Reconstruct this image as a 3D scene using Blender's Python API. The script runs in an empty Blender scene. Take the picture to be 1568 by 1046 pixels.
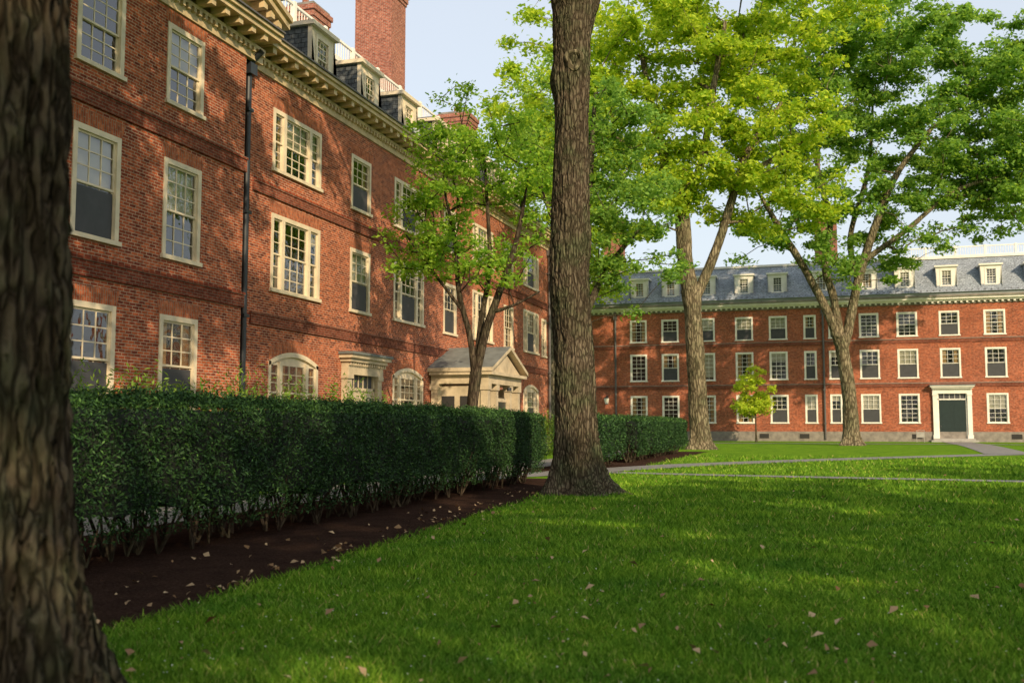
import bpy, math, numpy as np, random
from mathutils import Vector, noise as mnoise
random.seed(7); rng=np.random.default_rng(11)
scene=bpy.context.scene
COL=scene.collection
def lin(*c): return tuple(c)+(1.0,)
# ---------------------------------------------------------------- materials
def newmat(name):
    m=bpy.data.materials.new(name); m.use_nodes=True
    nt=m.node_tree; b=nt.nodes['Principled BSDF']; return m,nt,b
def N(nt,t,**kw):
    n=nt.nodes.new(t)
    for k,v in kw.items(): setattr(n,k,v)
    return n
def ramp(nt,fac,stops):
    r=N(nt,'ShaderNodeValToRGB'); e=r.color_ramp.elements
    while len(e)<len(stops): e.new(0.5)
    for i,(p,c) in enumerate(stops): e[i].position=p; e[i].color=lin(*c)
    nt.links.new(fac,r.inputs[0]); return r.outputs[0]
def noise(nt,vec,scale,detail=4,rough=0.55):
    n=N(nt,'ShaderNodeTexNoise'); n.inputs['Scale'].default_value=scale; n.inputs['Detail'].default_value=detail; n.inputs['Roughness'].default_value=rough
    if vec is not None: nt.links.new(vec,n.inputs['Vector'])
    return n.outputs['Fac']
def mixc(nt,fac,a,b,mode='MIX'):
    m=N(nt,'ShaderNodeMix',data_type='RGBA',blend_type=mode)
    def s(i,v):
        if isinstance(v,(int,float)): m.inputs[i].default_value=v
        elif isinstance(v,tuple): m.inputs[i].default_value=lin(*v)
        else: nt.links.new(v,m.inputs[i])
    s(0,fac);s(6,a);s(7,b); return m.outputs[2]
def bump(nt,b,h,strength=0.4,dist=0.02):
    n=N(nt,'ShaderNodeBump'); n.inputs['Strength'].default_value=strength; n.inputs['Distance'].default_value=dist
    nt.links.new(h,n.inputs['Height']); nt.links.new(n.outputs[0],b.inputs['Normal'])
def diffuse(nt,b,c):
    out=nt.nodes['Material Output']; nt.nodes.remove(b); d=N(nt,'ShaderNodeBsdfDiffuse'); nt.links.new(c,d.inputs['Color']); nt.links.new(d.outputs[0],out.inputs[0]); return d
def objco(nt): return N(nt,'ShaderNodeTexCoord').outputs['Object']
def uvco(nt): return N(nt,'ShaderNodeTexCoord').outputs['UV']
def mapping(nt,vec,scale=(1,1,1),rot=(0,0,0)):
    m=N(nt,'ShaderNodeMapping'); m.inputs['Scale'].default_value=scale; m.inputs['Rotation'].default_value=rot
    nt.links.new(vec,m.inputs[0]); return m.outputs[0]
def brickmat(name,c1,c2,mortar,w=.215,h=.073,ms=.011,rot=0,dirt=.35):
    m,nt,b=newmat(name); v=uvco(nt)
    if rot: v=mapping(nt,v,rot=(0,0,math.pi/2))
    t=N(nt,'ShaderNodeTexBrick'); t.inputs['Scale'].default_value=1; t.inputs['Brick Width'].default_value=w; t.inputs['Row Height'].default_value=h
    t.inputs['Mortar Size'].default_value=ms; t.inputs['Mortar Smooth'].default_value=.3; t.inputs['Bias'].default_value=0
    t.inputs['Color1'].default_value=lin(*c1); t.inputs['Color2'].default_value=lin(*c2); t.inputs['Mortar'].default_value=lin(*mortar)
    nt.links.new(v,t.inputs['Vector'])
    n1=noise(nt,v,.55,3,.65); n2=noise(nt,v,7,1)
    c=mixc(nt,dirt,t.outputs['Color'],ramp(nt,n1,[(.3,(.35,.3,.3)),(.7,(1.0,.95,.9))]),'MULTIPLY')
    c=mixc(nt,.62,c,ramp(nt,n2,[(.3,(.45,.4,.4)),(.65,(1.2,1.17,1.15))]),'MULTIPLY')
    d=diffuse(nt,b,c)
    inv=N(nt,'ShaderNodeMath',operation='SUBTRACT'); inv.inputs[0].default_value=1; nt.links.new(t.outputs['Fac'],inv.inputs[1])
    bump(nt,d,inv.outputs[0],.6,.01); return m
def plain(name,c,rough=.6,var=.25,scale=3,metal=0,bs=.15):
    m,nt,b=newmat(name); v=objco(nt); n=noise(nt,v,scale,3,.65)
    lo=tuple(x*(1-var) for x in c); hi=tuple(min(1,x*(1+var*.4)) for x in c)
    nt.links.new(ramp(nt,n,[(.3,lo),(.65,hi)]),b.inputs['Base Color']); b.inputs['Roughness'].default_value=rough; b.inputs['Metallic'].default_value=metal
    if bs and var>.2: bump(nt,b,noise(nt,v,scale*12,1),bs,.01)
    return m
M={}
M['brick']=brickmat('brick',(.60,.155,.066),(.22,.052,.034),(.50,.35,.25))
M['brick2']=brickmat('brick_far',(.56,.145,.068),(.28,.07,.04),(.45,.30,.21),dirt=.5)
M['lintel']=brickmat('brick_lintel',(.60,.18,.075),(.40,.11,.055),(.38,.25,.18),rot=1)
M['belt']=brickmat('brick_belt',(.33,.088,.05),(.20,.056,.038),(.28,.19,.14),dirt=.6)
M['chim']=brickmat('brick_chimney',(.45,.15,.095),(.30,.09,.062),(.42,.33,.27))
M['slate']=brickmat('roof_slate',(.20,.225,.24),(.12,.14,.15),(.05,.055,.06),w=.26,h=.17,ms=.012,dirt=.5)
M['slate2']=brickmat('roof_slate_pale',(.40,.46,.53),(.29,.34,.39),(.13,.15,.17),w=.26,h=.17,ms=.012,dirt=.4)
M['granite']=plain('granite',(.24,.21,.18),.8,.4,2)
M['cream']=plain('cream_paint',(.72,.60,.43),.5,.18,2)
M['porch']=plain('porch_paint_shaded',(.54,.44,.30),.5,.3,2)  # yellowish cream, darkened so the porch's shade sits in the colour
M['creamdk']=plain('cornice_paint',(.58,.44,.25),.55,.3,2)
M['white']=plain('white_paint',(.80,.76,.68),.5,.12,2)
M['inside']=plain('interior_shade',(.03,.027,.025),.9,.2,.6)  # near-black colour carries the shade of unlit interiors
M['blind']=plain('window_blind',(.48,.43,.34),.8,.2,1)
M['curtain']=plain('curtain',(.45,.27,.12),.8,.2,3)
M['screen']=plain('insect_screen',(.045,.045,.05),.6,.2,3)
M['metal']=plain('painted_downpipe',(.022,.026,.032),.4,.2,6)
M['metal2']=plain('grey_downpipe',(.10,.09,.085),.5,.2,6)
M['doorgreen']=plain('door_paint',(.015,.028,.026),.35,.2,4)
M['deck']=plain('roof_deck',(.3,.32,.34),.6,.2,1)
M['copper']=plain('porch_roof_lead',(.16,.17,.16),.6,.35,2)
m,nt,b=newmat('window_glass'); M['glass']=m
out=nt.nodes['Material Output']; nt.nodes.remove(b)
tr=N(nt,'ShaderNodeBsdfTransparent'); tr.inputs[0].default_value=(.82,.85,.83,1)
gl=N(nt,'ShaderNodeBsdfGlossy'); gl.inputs['Roughness'].default_value=.015
lw=N(nt,'ShaderNodeLayerWeight'); lw.inputs[0].default_value=.25
mp=N(nt,'ShaderNodeMapRange'); mp.inputs['To Min'].default_value=.09; mp.inputs['To Max'].default_value=.6; nt.links.new(lw.outputs['Facing'],mp.inputs[0])
bp=N(nt,'ShaderNodeBump'); bp.inputs['Strength'].default_value=.5; bp.inputs['Distance'].default_value=.03
nt.links.new(noise(nt,objco(nt),2.2,2),bp.inputs['Height']); nt.links.new(bp.outputs[0],gl.inputs['Normal'])
mx=N(nt,'ShaderNodeMixShader'); nt.links.new(mp.outputs[0],mx.inputs[0]); nt.links.new(tr.outputs[0],mx.inputs[1]); nt.links.new(gl.outputs[0],mx.inputs[2]); nt.links.new(mx.outputs[0],out.inputs[0])

def barkmat(name,c1,c2,sc=7,bs=.9,bd=.05,zs=.2,moss=.4):
    m,nt,b=newmat(name); v=objco(nt)
    mv=mapping(nt,v,(1,1,zs))
    add=N(nt,'ShaderNodeMix',data_type='VECTOR'); add.inputs[0].default_value=.06; nt.links.new(mv,add.inputs[4])
    cn=N(nt,'ShaderNodeTexNoise'); cn.inputs['Scale'].default_value=5; cn.inputs['Detail'].default_value=2; nt.links.new(v,cn.inputs['Vector']); nt.links.new(cn.outputs['Color'],add.inputs[5])
    a=noise(nt,add.outputs[1],sc,5,.72)
    vo=N(nt,'ShaderNodeTexVoronoi',feature='DISTANCE_TO_EDGE'); vo.inputs['Scale'].default_value=sc*1.6; nt.links.new(add.outputs[1],vo.inputs['Vector'])
    r=ramp(nt,vo.outputs['Distance'],[(0,(0,0,0)),(.22,(1,1,1))])
    mm=mixc(nt,.7,a,r,'MULTIPLY')
    c=ramp(nt,mm,[(.08,tuple(x*.35 for x in c1)),(.3,c1),(.6,c2)])
    big=noise(nt,v,.8,4,.65); c=mixc(nt,.7,c,ramp(nt,big,[(.35,(.6,.62,.5)),(.65,(1.15,1.08,1.0))]),'MULTIPLY')
    mo=noise(nt,v,1.7,4,.7)
    c=mixc(nt,ramp(nt,mo,[(.45,(0,0,0)),(.72,(moss,moss,moss))]),c,mixc(nt,1.0,mm,(.20,.24,.12),'MULTIPLY'))
    d=diffuse(nt,b,c); bump(nt,d,mm,bs,bd); return m
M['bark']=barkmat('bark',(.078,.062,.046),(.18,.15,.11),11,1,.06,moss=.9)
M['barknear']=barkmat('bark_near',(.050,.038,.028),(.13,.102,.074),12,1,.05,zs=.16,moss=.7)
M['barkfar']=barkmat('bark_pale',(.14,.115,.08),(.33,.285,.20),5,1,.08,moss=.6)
M['twig']=barkmat('bark_dark',(.05,.038,.03),(.11,.085,.065),8,.5,.02,moss=.3)
def leafmat(name,c1,c2,trans=.45,tc=None):
    m,nt,b=newmat(name)
    g=N(nt,'ShaderNodeNewGeometry')
    c=ramp(nt,g.outputs['Random Per Island'],[(0,c1),(1,c2)])
    d=diffuse(nt,b,c)
    if trans<=0: return m
    out=nt.nodes['Material Output']
    t=N(nt,'ShaderNodeBsdfTranslucent'); nt.links.new(mixc(nt,1.0,c,tc or (1.5,1.35,.6),'MULTIPLY'),t.inputs[0])
    x=N(nt,'ShaderNodeMixShader'); x.inputs[0].default_value=trans
    nt.links.new(d.outputs[0],x.inputs[1]); nt.links.new(t.outputs[0],x.inputs[2]); nt.links.new(x.outputs[0],out.inputs[0]); return m
M['leafY']=leafmat('leaf_yellow_green',(.22,.40,.035),(.54,.64,.075),.52)
M['leafG']=leafmat('leaf_green',(.11,.24,.03),(.28,.44,.055),.45)
M['leafT']=leafmat('leaf_fresh_green',(.15,.34,.045),(.40,.57,.085),.52)
M['leafM']=leafmat('leaf_mid_green',(.11,.25,.055),(.32,.50,.10),.52)
M['leafB']=leafmat('leaf_sapling',(.34,.50,.05),(.64,.72,.09),.5)
def shiny(name,c1,c2):
    m,nt,b=newmat(name); g=N(nt,'ShaderNodeNewGeometry'); nt.links.new(ramp(nt,g.outputs['Random Per Island'],[(0,c1),(1,c2)]),b.inputs['Base Color']); b.inputs['Roughness'].default_value=.6; b.inputs['Specular IOR Level'].default_value=.2; return m
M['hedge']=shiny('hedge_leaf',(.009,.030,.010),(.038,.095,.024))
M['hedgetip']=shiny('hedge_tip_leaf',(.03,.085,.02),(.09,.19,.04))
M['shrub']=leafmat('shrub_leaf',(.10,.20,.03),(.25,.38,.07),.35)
M['core']=plain('inner_shade',(.006,.011,.005),.95,.2,8)  # near-black colour painted in for inner shade of hedge and knot
def blademat():
    m,nt,b=newmat('grass_blade'); v=objco(nt); g=N(nt,'ShaderNodeNewGeometry')
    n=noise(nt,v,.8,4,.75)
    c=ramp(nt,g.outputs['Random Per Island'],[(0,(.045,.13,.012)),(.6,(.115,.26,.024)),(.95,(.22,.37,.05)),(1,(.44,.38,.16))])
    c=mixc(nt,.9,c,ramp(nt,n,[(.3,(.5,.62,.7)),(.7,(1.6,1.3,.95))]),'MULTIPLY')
    diffuse(nt,b,c); return m
M['blade']=blademat()
M['litter']=leafmat('dry_leaf',(.16,.08,.035),(.55,.40,.24),0)
M['clover']=leafmat('clover_flower',(.4,.42,.3),(.7,.7,.6),0)
def groundmat():
    m,nt,b=newmat('lawn_ground'); v=objco(nt)
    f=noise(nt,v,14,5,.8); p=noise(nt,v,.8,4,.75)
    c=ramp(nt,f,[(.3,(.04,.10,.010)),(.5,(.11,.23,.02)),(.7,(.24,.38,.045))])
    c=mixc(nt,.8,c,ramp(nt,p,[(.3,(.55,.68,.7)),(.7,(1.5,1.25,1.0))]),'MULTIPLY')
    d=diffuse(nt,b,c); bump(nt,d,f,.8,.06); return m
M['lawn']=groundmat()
def mulch():
    m,nt,b=newmat('mulch'); v=objco(nt); f=noise(nt,v,35,5,.8); p=noise(nt,v,3,3)
    c=ramp(nt,f,[(.3,(.022,.013,.010)),(.55,(.062,.037,.028)),(.75,(.13,.085,.062))])
    c=mixc(nt,.6,c,ramp(nt,p,[(.3,(.6,.6,.6)),(.7,(1.3,1.2,1.1))]),'MULTIPLY')
    d=diffuse(nt,b,c); bump(nt,d,f,1,.05); return m
M['mulch']=mulch()
M['path']=plain('asphalt_path',(.20,.19,.18),.85,.3,2.5)
M['stone']=plain('door_step_stone',(.35,.33,.30),.8,.25,3)

# ---------------------------------------------------------------- mesh builder
class MB:
    def __init__(s,T=lambda u,n,z:(u,n,z)): s.T=T;s.v=[];s.f=[];s.m=[];s.uv=[];s.mats=[]
    def mi(s,k):
        if k not in s.mats: s.mats.append(k)
        return s.mats.index(k)
    def add(s,pts,mat,mode=None):
        i=len(s.v); s.v+= [s.T(*p) for p in pts]; s.f.append(tuple(range(i,i+len(pts)))); s.m.append(s.mi(mat))
        a=Vector(pts[0]);nn=Vector((0,0,0))
        for k in range(1,len(pts)-1): nn+= (Vector(pts[k])-a).cross(Vector(pts[k+1])-a)
        ax=[abs(c) for c in nn]
        for p in pts:
            if mode=='roof': s.uv.append((p[0],p[2]*1.28))
            elif ax[1]>=ax[0] and ax[1]>=ax[2]: s.uv.append((p[0],p[2]))
            elif ax[0]>=ax[2]: s.uv.append((p[1],p[2]))
            else: s.uv.append((p[0],p[1]))
    def box(s,u0,u1,n0,n1,z0,z1,mat):
        P=lambda a,b,c:((u0,u1)[a],(n0,n1)[b],(z0,z1)[c])
        for q in (((0,1,0),(1,1,0),(1,1,1),(0,1,1)),((1,0,0),(0,0,0),(0,0,1),(1,0,1)),((0,0,0),(0,1,0),(0,1,1),(0,0,1)),((1,1,0),(1,0,0),(1,0,1),(1,1,1)),((0,1,1),(1,1,1),(1,0,1),(0,0,1)),((0,0,0),(1,0,0),(1,1,0),(0,1,0))):
            s.add([P(*k) for k in q],mat)
    def cyl(s,a,b,r,mat,n=10,r2=None):
        a=Vector(a);b=Vector(b);d=(b-a).normalized();x=d.orthogonal().normalized();y=d.cross(x);r2=r if r2 is None else r2
        A=[a+(x*math.cos(t)+y*math.sin(t))*r for t in [2*math.pi*k/n for k in range(n)]]
        B=[b+(x*math.cos(t)+y*math.sin(t))*r2 for t in [2*math.pi*k/n for k in range(n)]]
        for k in range(n): s.add([A[k],A[(k+1)%n],B[(k+1)%n],B[k]],mat)
        s.add(A[::-1],mat); s.add(B,mat)
    def obj(s,name,parent=None,smooth=False):
        me=bpy.data.meshes.new(name); me.from_pydata([tuple(p) for p in s.v],[],s.f)
        for k in s.mats: me.materials.append(M[k])
        me.polygons.foreach_set('material_index',s.m)
        l=me.uv_layers.new(name='UVMap'); l.data.foreach_set('uv',np.array(s.uv,dtype=np.float32).ravel())
        if smooth: me.polygons.foreach_set('use_smooth',[True]*len(s.f))
        o=bpy.data.objects.new(name,me); COL.objects.link(o)
        if parent: o.parent=parent
        return o
def empty(name):
    o=bpy.data.objects.new(name,None); COL.objects.link(o); return o
def npmesh(name,v,f,mats,mi=None,parent=None,smooth=False):
    me=bpy.data.meshes.new(name); nv=len(v);nf,k=f.shape
    me.vertices.add(nv); me.vertices.foreach_set('co',v.astype(np.float32).ravel())
    me.loops.add(nf*k); me.loops.foreach_set('vertex_index',f.astype(np.int32).ravel())
    me.polygons.add(nf); me.polygons.foreach_set('loop_start',np.arange(0,nf*k,k,dtype=np.int32)); me.polygons.foreach_set('loop_total',np.full(nf,k,dtype=np.int32))
    for q in mats: me.materials.append(M[q])
    if mi is not None: me.polygons.foreach_set('material_index',mi.astype(np.int32))
    if smooth: me.polygons.foreach_set('use_smooth',np.ones(nf,dtype=bool))
    me.update(calc_edges=True); me.validate()
    o=bpy.data.objects.new(name,me); COL.objects.link(o)
    if parent: o.parent=parent
    return o

# ---------------------------------------------------------------- facade pieces
def wall(mb,u0,u1,z0,z1,ops,n,mat,depth=.16):
    us=sorted(set([u0,u1]+[o[0] for o in ops]+[o[1] for o in ops])); zs=sorted(set([z0,z1]+[o[2] for o in ops]+[o[3] for o in ops]))
    for i in range(len(us)-1):
        for j in range(len(zs)-1):
            cu=(us[i]+us[i+1])/2;cz=(zs[j]+zs[j+1])/2
            if any(o[0]<cu<o[1] and o[2]<cz<o[3] for o in ops): continue
            mb.add([(us[i],n,zs[j]),(us[i+1],n,zs[j]),(us[i+1],n,zs[j+1]),(us[i],n,zs[j+1])],mat)
    for a,b,c,d in [o[:4] for o in ops]:
        q=n-depth
        mb.add([(a,n,c),(a,n,d),(a,q,d),(a,q,c)],mat); mb.add([(b,n,d),(b,n,c),(b,q,c),(b,q,d)],mat)
        mb.add([(a,n,d),(b,n,d),(b,q,d),(a,q,d)],mat); mb.add([(b,n,c),(a,n,c),(a,q,c),(b,q,c)],mat)
def sash(w,u0,u1,z0,z1,n,cols,rows,fr,rw=random):
    t=.05; zm=(z0+z1)/2
    for a,b,nn in ((z0,zm+.02,n-.035),(zm-.02,z1,n)):
        w.box(u0,u0+t,nn-.03,nn,a,b,fr); w.box(u1-t,u1,nn-.03,nn,a,b,fr)
        w.box(u0+t,u1-t,nn-.03,nn-.002,a,a+t,fr); w.box(u0+t,u1-t,nn-.03,nn-.002,b-t,b,fr)
        g=nn-.018; ja=random.uniform(-.012,.012); jb=random.uniform(-.012,.012)
        w.add([(u0+t,g+ja,a+t),(u1-t,g-ja,a+t),(u1-t,g-ja+jb,b-t),(u0+t,g+ja+jb,b-t)],'glass')
        W=u1-u0-2*t;Hh=b-a-2*t;mt=.014
        for k in range(1,cols): 
            c=u0+t+W*k/cols; w.box(c-mt,c+mt,nn-.03,nn-.006,a+t,b-t,fr)
        for k in range(1,rows):
            c=a+t+Hh*k/rows; w.box(u0+t,u1-t,nn-.03,nn-.009,c-mt,c+mt,fr)
    r=random.random(); q=n-.11
    if r<.3:
        d=z1-(z1-z0)*random.choice([.2,.3,.5,.5,.6,.9]); w.add([(u0,q,d),(u1,q,d),(u1,q,z1),(u0,q,z1)],'blind')
    elif r<.6:
        for a,b in ((u0,u0+(u1-u0)*.28),(u1-(u1-u0)*.28,u1)): w.add([(a,q,z0),(b,q,z0),(b,q,z1),(a,q,z1)],'curtain')
def window(w,u0,u1,z0,z1,n,kind,fr='cream',screens=True,arch=0,brick='brick'):
    c=.13; no=n+.025; ni=n-.12
    zt=z1-(arch if arch else c)
    w.box(u0,u0+c,ni,no,z0,z1-(arch or 0),fr); w.box(u1-c,u1,ni,no,z0,z1-(arch or 0),fr)
    if not arch: w.box(u0+c,u1-c,ni,no-.002,z1-c,z1,fr)
    w.box(u0-.05,u1+.05,ni,n+.08,z0-.07,z0+.03,fr)
    if arch:
        K=12; R=((u1-u0)**2/4+arch**2)/(2*arch); uc=(u0+u1)/2
        za=lambda u: z1-arch+ math.sqrt(max(0,R*R-(u-uc)**2))-(R-arch)
        us=[u0+(u1-u0)*k/K for k in range(K+1)]
        for a,b in zip(us[:-1],us[1:]):
            w.add([(a,n,za(a)),(b,n,za(b)),(b,n,z1),(a,n,z1)],brick)
            w.add([(a,no,za(a)-.14),(b,no,za(b)-.14),(b,no,za(b)),(a,no,za(a))],fr)
            w.add([(a,ni,za(a)-.14),(b,ni,za(b)-.14),(b,no,za(b)-.14),(a,no,za(a)-.14)],fr)
            w.add([(a,n+.012,za(a)+.001),(b,n+.012,za(b)+.001),(b,n+.012,za(b)+.36),(a,n+.012,za(a)+.36)],'lintel')
            w.add([(a,n+.012,za(a)+.36),(b,n+.012,za(b)+.36),(b,n,za(b)+.36),(a,n,za(a)+.36)],'lintel')
            w.add([(a,n-.06,z1-arch-.06),(b,n-.06,z1-arch-.06),(b,n-.06,za(b)),(a,n-.06,za(a))],fr)
        zt=z1-arch-.05
    s0=n-.03
    if kind=='single':
        sash(w,u0+c,u1-c,z0+.03,zt,s0,3,3,fr)
        secs=[(u0+c,u1-c)]
    elif kind=='narrow':
        sash(w,u0+c,u1-c,z0+.03,zt,s0,2,3,fr); secs=[(u0+c,u1-c)]
    else:
        W=u1-u0; a=u0+W*.235; b=u1-W*.235
        w.box(a-.08,a+.08,ni,no-.004,z0+.03,z1-(arch or c),fr); w.box(b-.08,b+.08,ni,no-.004,z0+.03,z1-(arch or c),fr)
        sash(w,u0+c,a-.08,z0+.03,zt,s0,1,3,fr); sash(w,a+.08,b-.08,z0+.03,zt,s0,3,3,fr); sash(w,b+.08,u1-c,z0+.03,zt,s0,1,3,fr)
        secs=[(a+.08,b-.08)]
    if screens and random.random()<.5:
        zm=(z0+zt)/2
        for a,b in secs: w.add([(a+.03,n-.045,z0+.06),(b-.03,n-.045,z0+.06),(b-.03,n-.045,zm-.05),(a+.03,n-.045,zm-.05)],'screen')
def lintel(w,u0,u1,z,n,h=.34):
    e=.14; w.add([(u0-.02,n+.01,z),(u1+.02,n+.01,z),(u1+e,n+.01,z+h),(u0-e,n+.01,z+h)],'lintel')
    w.add([(u0-.02,n,z),(u1+.02,n,z),(u1+.02,n+.01,z),(u0-.02,n+.01,z)],'lintel')
    w.add([(u0-e,n+.01,z+h),(u1+e,n+.01,z+h),(u1+e,n,z+h),(u0-e,n,z+h)],'lintel')
def cornice(c,u0,u1,n,zb,zt,mat='creamdk',ends=True):
    c.box(u0,u1,n-.1,n+.06,zb-.32,zb,mat)
    c.box(u0,u1,n-.1,n+.14,zb+.001,zb+.10,mat)
    k=u0+.1
    while k<u1-.1:
        c.box(k,k+.11,n+.06,n+.16,zb-.13,zb-.01,mat); k+=.23
    k=u0+.15
    while k<u1-.2:
        c.box(k,k+.2,n+.1,n+.56,zb+.10,zb+.27,mat); k+=.62
    c.box(u0,u1,n-.1,n+.64,zb+.27,zb+.40,mat)
    c.box(u0,u1,n-.1,n+.72,zb+.402,zb+.50,mat)
    c.box(u0,u1,n-.1,n+.78,zb+.502,zt,'metal2')
RS,RZ0,RZ1,RN0=1.26,12.5,15.9,-.2
def rn(z): return RN0-(z-RZ0)/RS
def dormer(d,uc,slate,ac=False,fr='cream'):
    n=-.8; w=.8; z0=RZ0+(RN0-n)*RS-.25; z1=14.85
    ww=.5; a0=13.25;a1=14.68
    wall(d,uc-w,uc+w,z0,z1,[(uc-ww,uc+ww,a0,a1)],n,fr,.1)
    window(d,uc-ww,uc+ww,a0,a1,n,'single','white' if fr=='white' else fr,False)
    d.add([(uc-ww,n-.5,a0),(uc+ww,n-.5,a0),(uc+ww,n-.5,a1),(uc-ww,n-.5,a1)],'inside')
    for s in (-1,1):
        x=uc+s*w; d.add([(x,n,z0),(x,rn(z0),z0),(x,rn(z1),z1),(x,n,z1)],slate)
        d.box(min(x,x+s*.03),max(x,x+s*.03),n-.12,n+.03,z0,z1,fr)
    d.box(uc-w-.14,uc+w+.14,rn(z1),n+.16,z1,z1+.14,fr)
    zr=z1+.142;a=uc-w-.14;b=uc+w+.14;f=n+.16;t=zr+.36
    d.add([(a,f,zr),(b,f,zr),(uc,f-.7,t)],slate,'roof')
    for x in (a,b): d.add([(x,f,zr),(uc,f-.7,t),(uc,rn(t)-.1,t),(x,rn(zr)-.1,zr)],slate)
    if ac: d.box(uc-.32,uc+.32,n-.02,n+.35,a0+.05,a0+.45,'white')
def roof(r,u0,u1,slate,depth=14,cm='white'):
    r.add([(u0,.75,RZ0+.01),(u1,.75,RZ0+.01),(u1,RN0,RZ0+.01),(u0,RN0,RZ0+.01)],'deck')
    r.add([(u0,RN0,RZ0),(u1,RN0,RZ0),(u1,rn(RZ1),RZ1),(u0,rn(RZ1),RZ1)],slate,'roof')
    q=rn(RZ1)
    r.box(u0,u1,q-.2,q+.14,RZ1-.04,RZ1+.16,cm)
    r.add([(u0,q-.2,RZ1+.1),(u1,q-.2,RZ1+.1),(u1,-depth,RZ1+.5),(u0,-depth,RZ1+.5)],'deck')
    for z in (RZ0+.25,):
        k=u0
        while k<u1: r.box(k,k+.06,rn(z)-.02,rn(z)+.06,z,z+.08,'metal2'); k+=.5
def balustrade(b,u0,u1,n,z0=16.08,z1=16.95,mat='white'):
    b.box(u0,u1,n-.05,n+.05,z1-.09,z1,mat); b.box(u0,u1,n-.04,n+.04,z0+.04,z0+.12,mat)
    k=u0
    while k<u1:
        b.box(k,k+.03,n-.015,n+.015,z0+.12,z1-.09,mat); k+=.2
    k=u0
    while k<=u1+.01:
        b.box(k-.09,k+.09,n-.09,n+.09,z0,z1+.06,mat); k+=2.4
def chimney(c,u0,u1,n0,n1,z0,z1):
    c.box(u0,u1,n0,n1,z0,z1-.75,'chim')
    for i,(e,a,b) in enumerate([(.05,z1-.75,z1-.6),(.1,z1-.599,z1-.35),(.16,z1-.349,z1-.15),(.06,z1-.149,z1)]):
        c.box(u0-e,u1+e,n0-e,n1+e,a,b,'chim' if i<3 else 'granite')
    for k in (.3,.7): 
        uu=u0+(u1-u0)*k; c.cyl((uu,(n0+n1)/2,z1),(uu,(n0+n1)/2,z1+.35),.14,'chim',8)
def shell(s,u0,u1,depth,brick,n=0):
    for u in (u0,u1): s.add([(u,n,0),(u,n,RZ0),(u,RN0,RZ0),(u,rn(RZ1),RZ1),(u,-depth,RZ1+.4),(u,-depth,0)],brick)
    s.add([(u0,-depth,0),(u1,-depth,0),(u1,-depth,RZ1+.4),(u0,-depth,RZ1+.4)],brick)

# ================================================================ LEFT BUILDING
TL=lambda u,n,z:(-15.4+n,u,z)
LB=empty('brick_building')
W=MB(TL);WIN=MB(TL);COR=MB(TL);ROOF=MB(TL);DOR=MB(TL);CH=MB(TL);PO=MB(TL);PI=MB(TL);BAL=MB(TL)
PN=.3; PE=23.45; PS=6.0; UE=56.2
pc=[8.0,11.0,13.9,16.95,20.0]
ops=[]
for u in pc:
    for z0,z1 in ((1.75,4.08),(5.5,7.9),(9.3,11.27)):
        ops.append((u,u+1.5,z0,z1))
wall(W,PS,PE,.9,11.7,ops,PN,'brick')
for a,b,c,d in ops: window(WIN,a,b,c,d,PN,'single'); lintel(WIN,a,b,d+.002,PN)
W.add([(PE,PN,0),(PE,0,0),(PE,0,12.4),(PE,PN,12.4)],'brick'); W.add([(PS,PN,0),(PS,0,0),(PS,0,12.4),(PS,PN,12.4)],'brick')
ops=[]
for u in (25.4,34.1,42.9,51.0):
    ops+= [(u,u+2.95,1.5,3.62,'t',.32),(u,u+2.95,5.4,7.66,'t',0),(u,u+2.95,8.98,10.82,'t',0)]
for u in (30.5,39.25,47.6):
    ops+= [(u,u+1.55,5.35,7.5,'s',0),(u,u+1.55,8.9,10.78,'s',0)]
ops.append((47.6,49.15,1.5,3.5,'s',0)); ops.append((54.6,55.6,5.35,7.5,'n',0))
wall(W,PE,UE,.9,11.7,[o for o in ops],0,'brick')
for a,b,c,d,k,ar in ops:
    window(WIN,a,b,c,d,0,{'t':'triple','s':'single','n':'narrow'}[k],arch=ar)
    if not ar: lintel(WIN,a,b,d+.002,0)
W.box(PE,UE,-.1,.06,0,.9,'granite'); W.box(PS,PE,-.1,PN+.06,0,.9,'granite')
for z,h in ((4.62,.34),(8.36,.34)):
    W.box(PS,PE+.06,PN-.01,PN+.06,z,z+h,'belt'); W.box(PS,PE+.08,PN-.01,PN+.09,z+h,z+h+.07,'belt')
for z,h in ((4.28,.3),(8.1,.28)):
    W.box(PE+.9,UE,-.01,.055,z,z+h,'belt'); W.box(PE+.9,UE,-.01,.08,z+h,z+h+.06,'belt')
W.add([(PS,-.75,0),(UE,-.75,0),(UE,-.75,12.3),(PS,-.75,12.3)],'inside')  # one dark sheet stands in for the shade of the rooms
shell(W,PS,UE,14,'brick')
cornice(COR,PE+.8,UE+.3,0,11.95,12.5); cornice(COR,PS-.7,PE+.75,PN,11.95,12.5)
c0=(PS+PE)/2; hw=(PE-PS)/2+1.1; sl=.34; zt=12.5; ap=zt+hw*sl
COR.add([(c0-hw,PN,zt),(c0+hw,PN,zt),(c0,PN,ap)],'brick')
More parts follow.
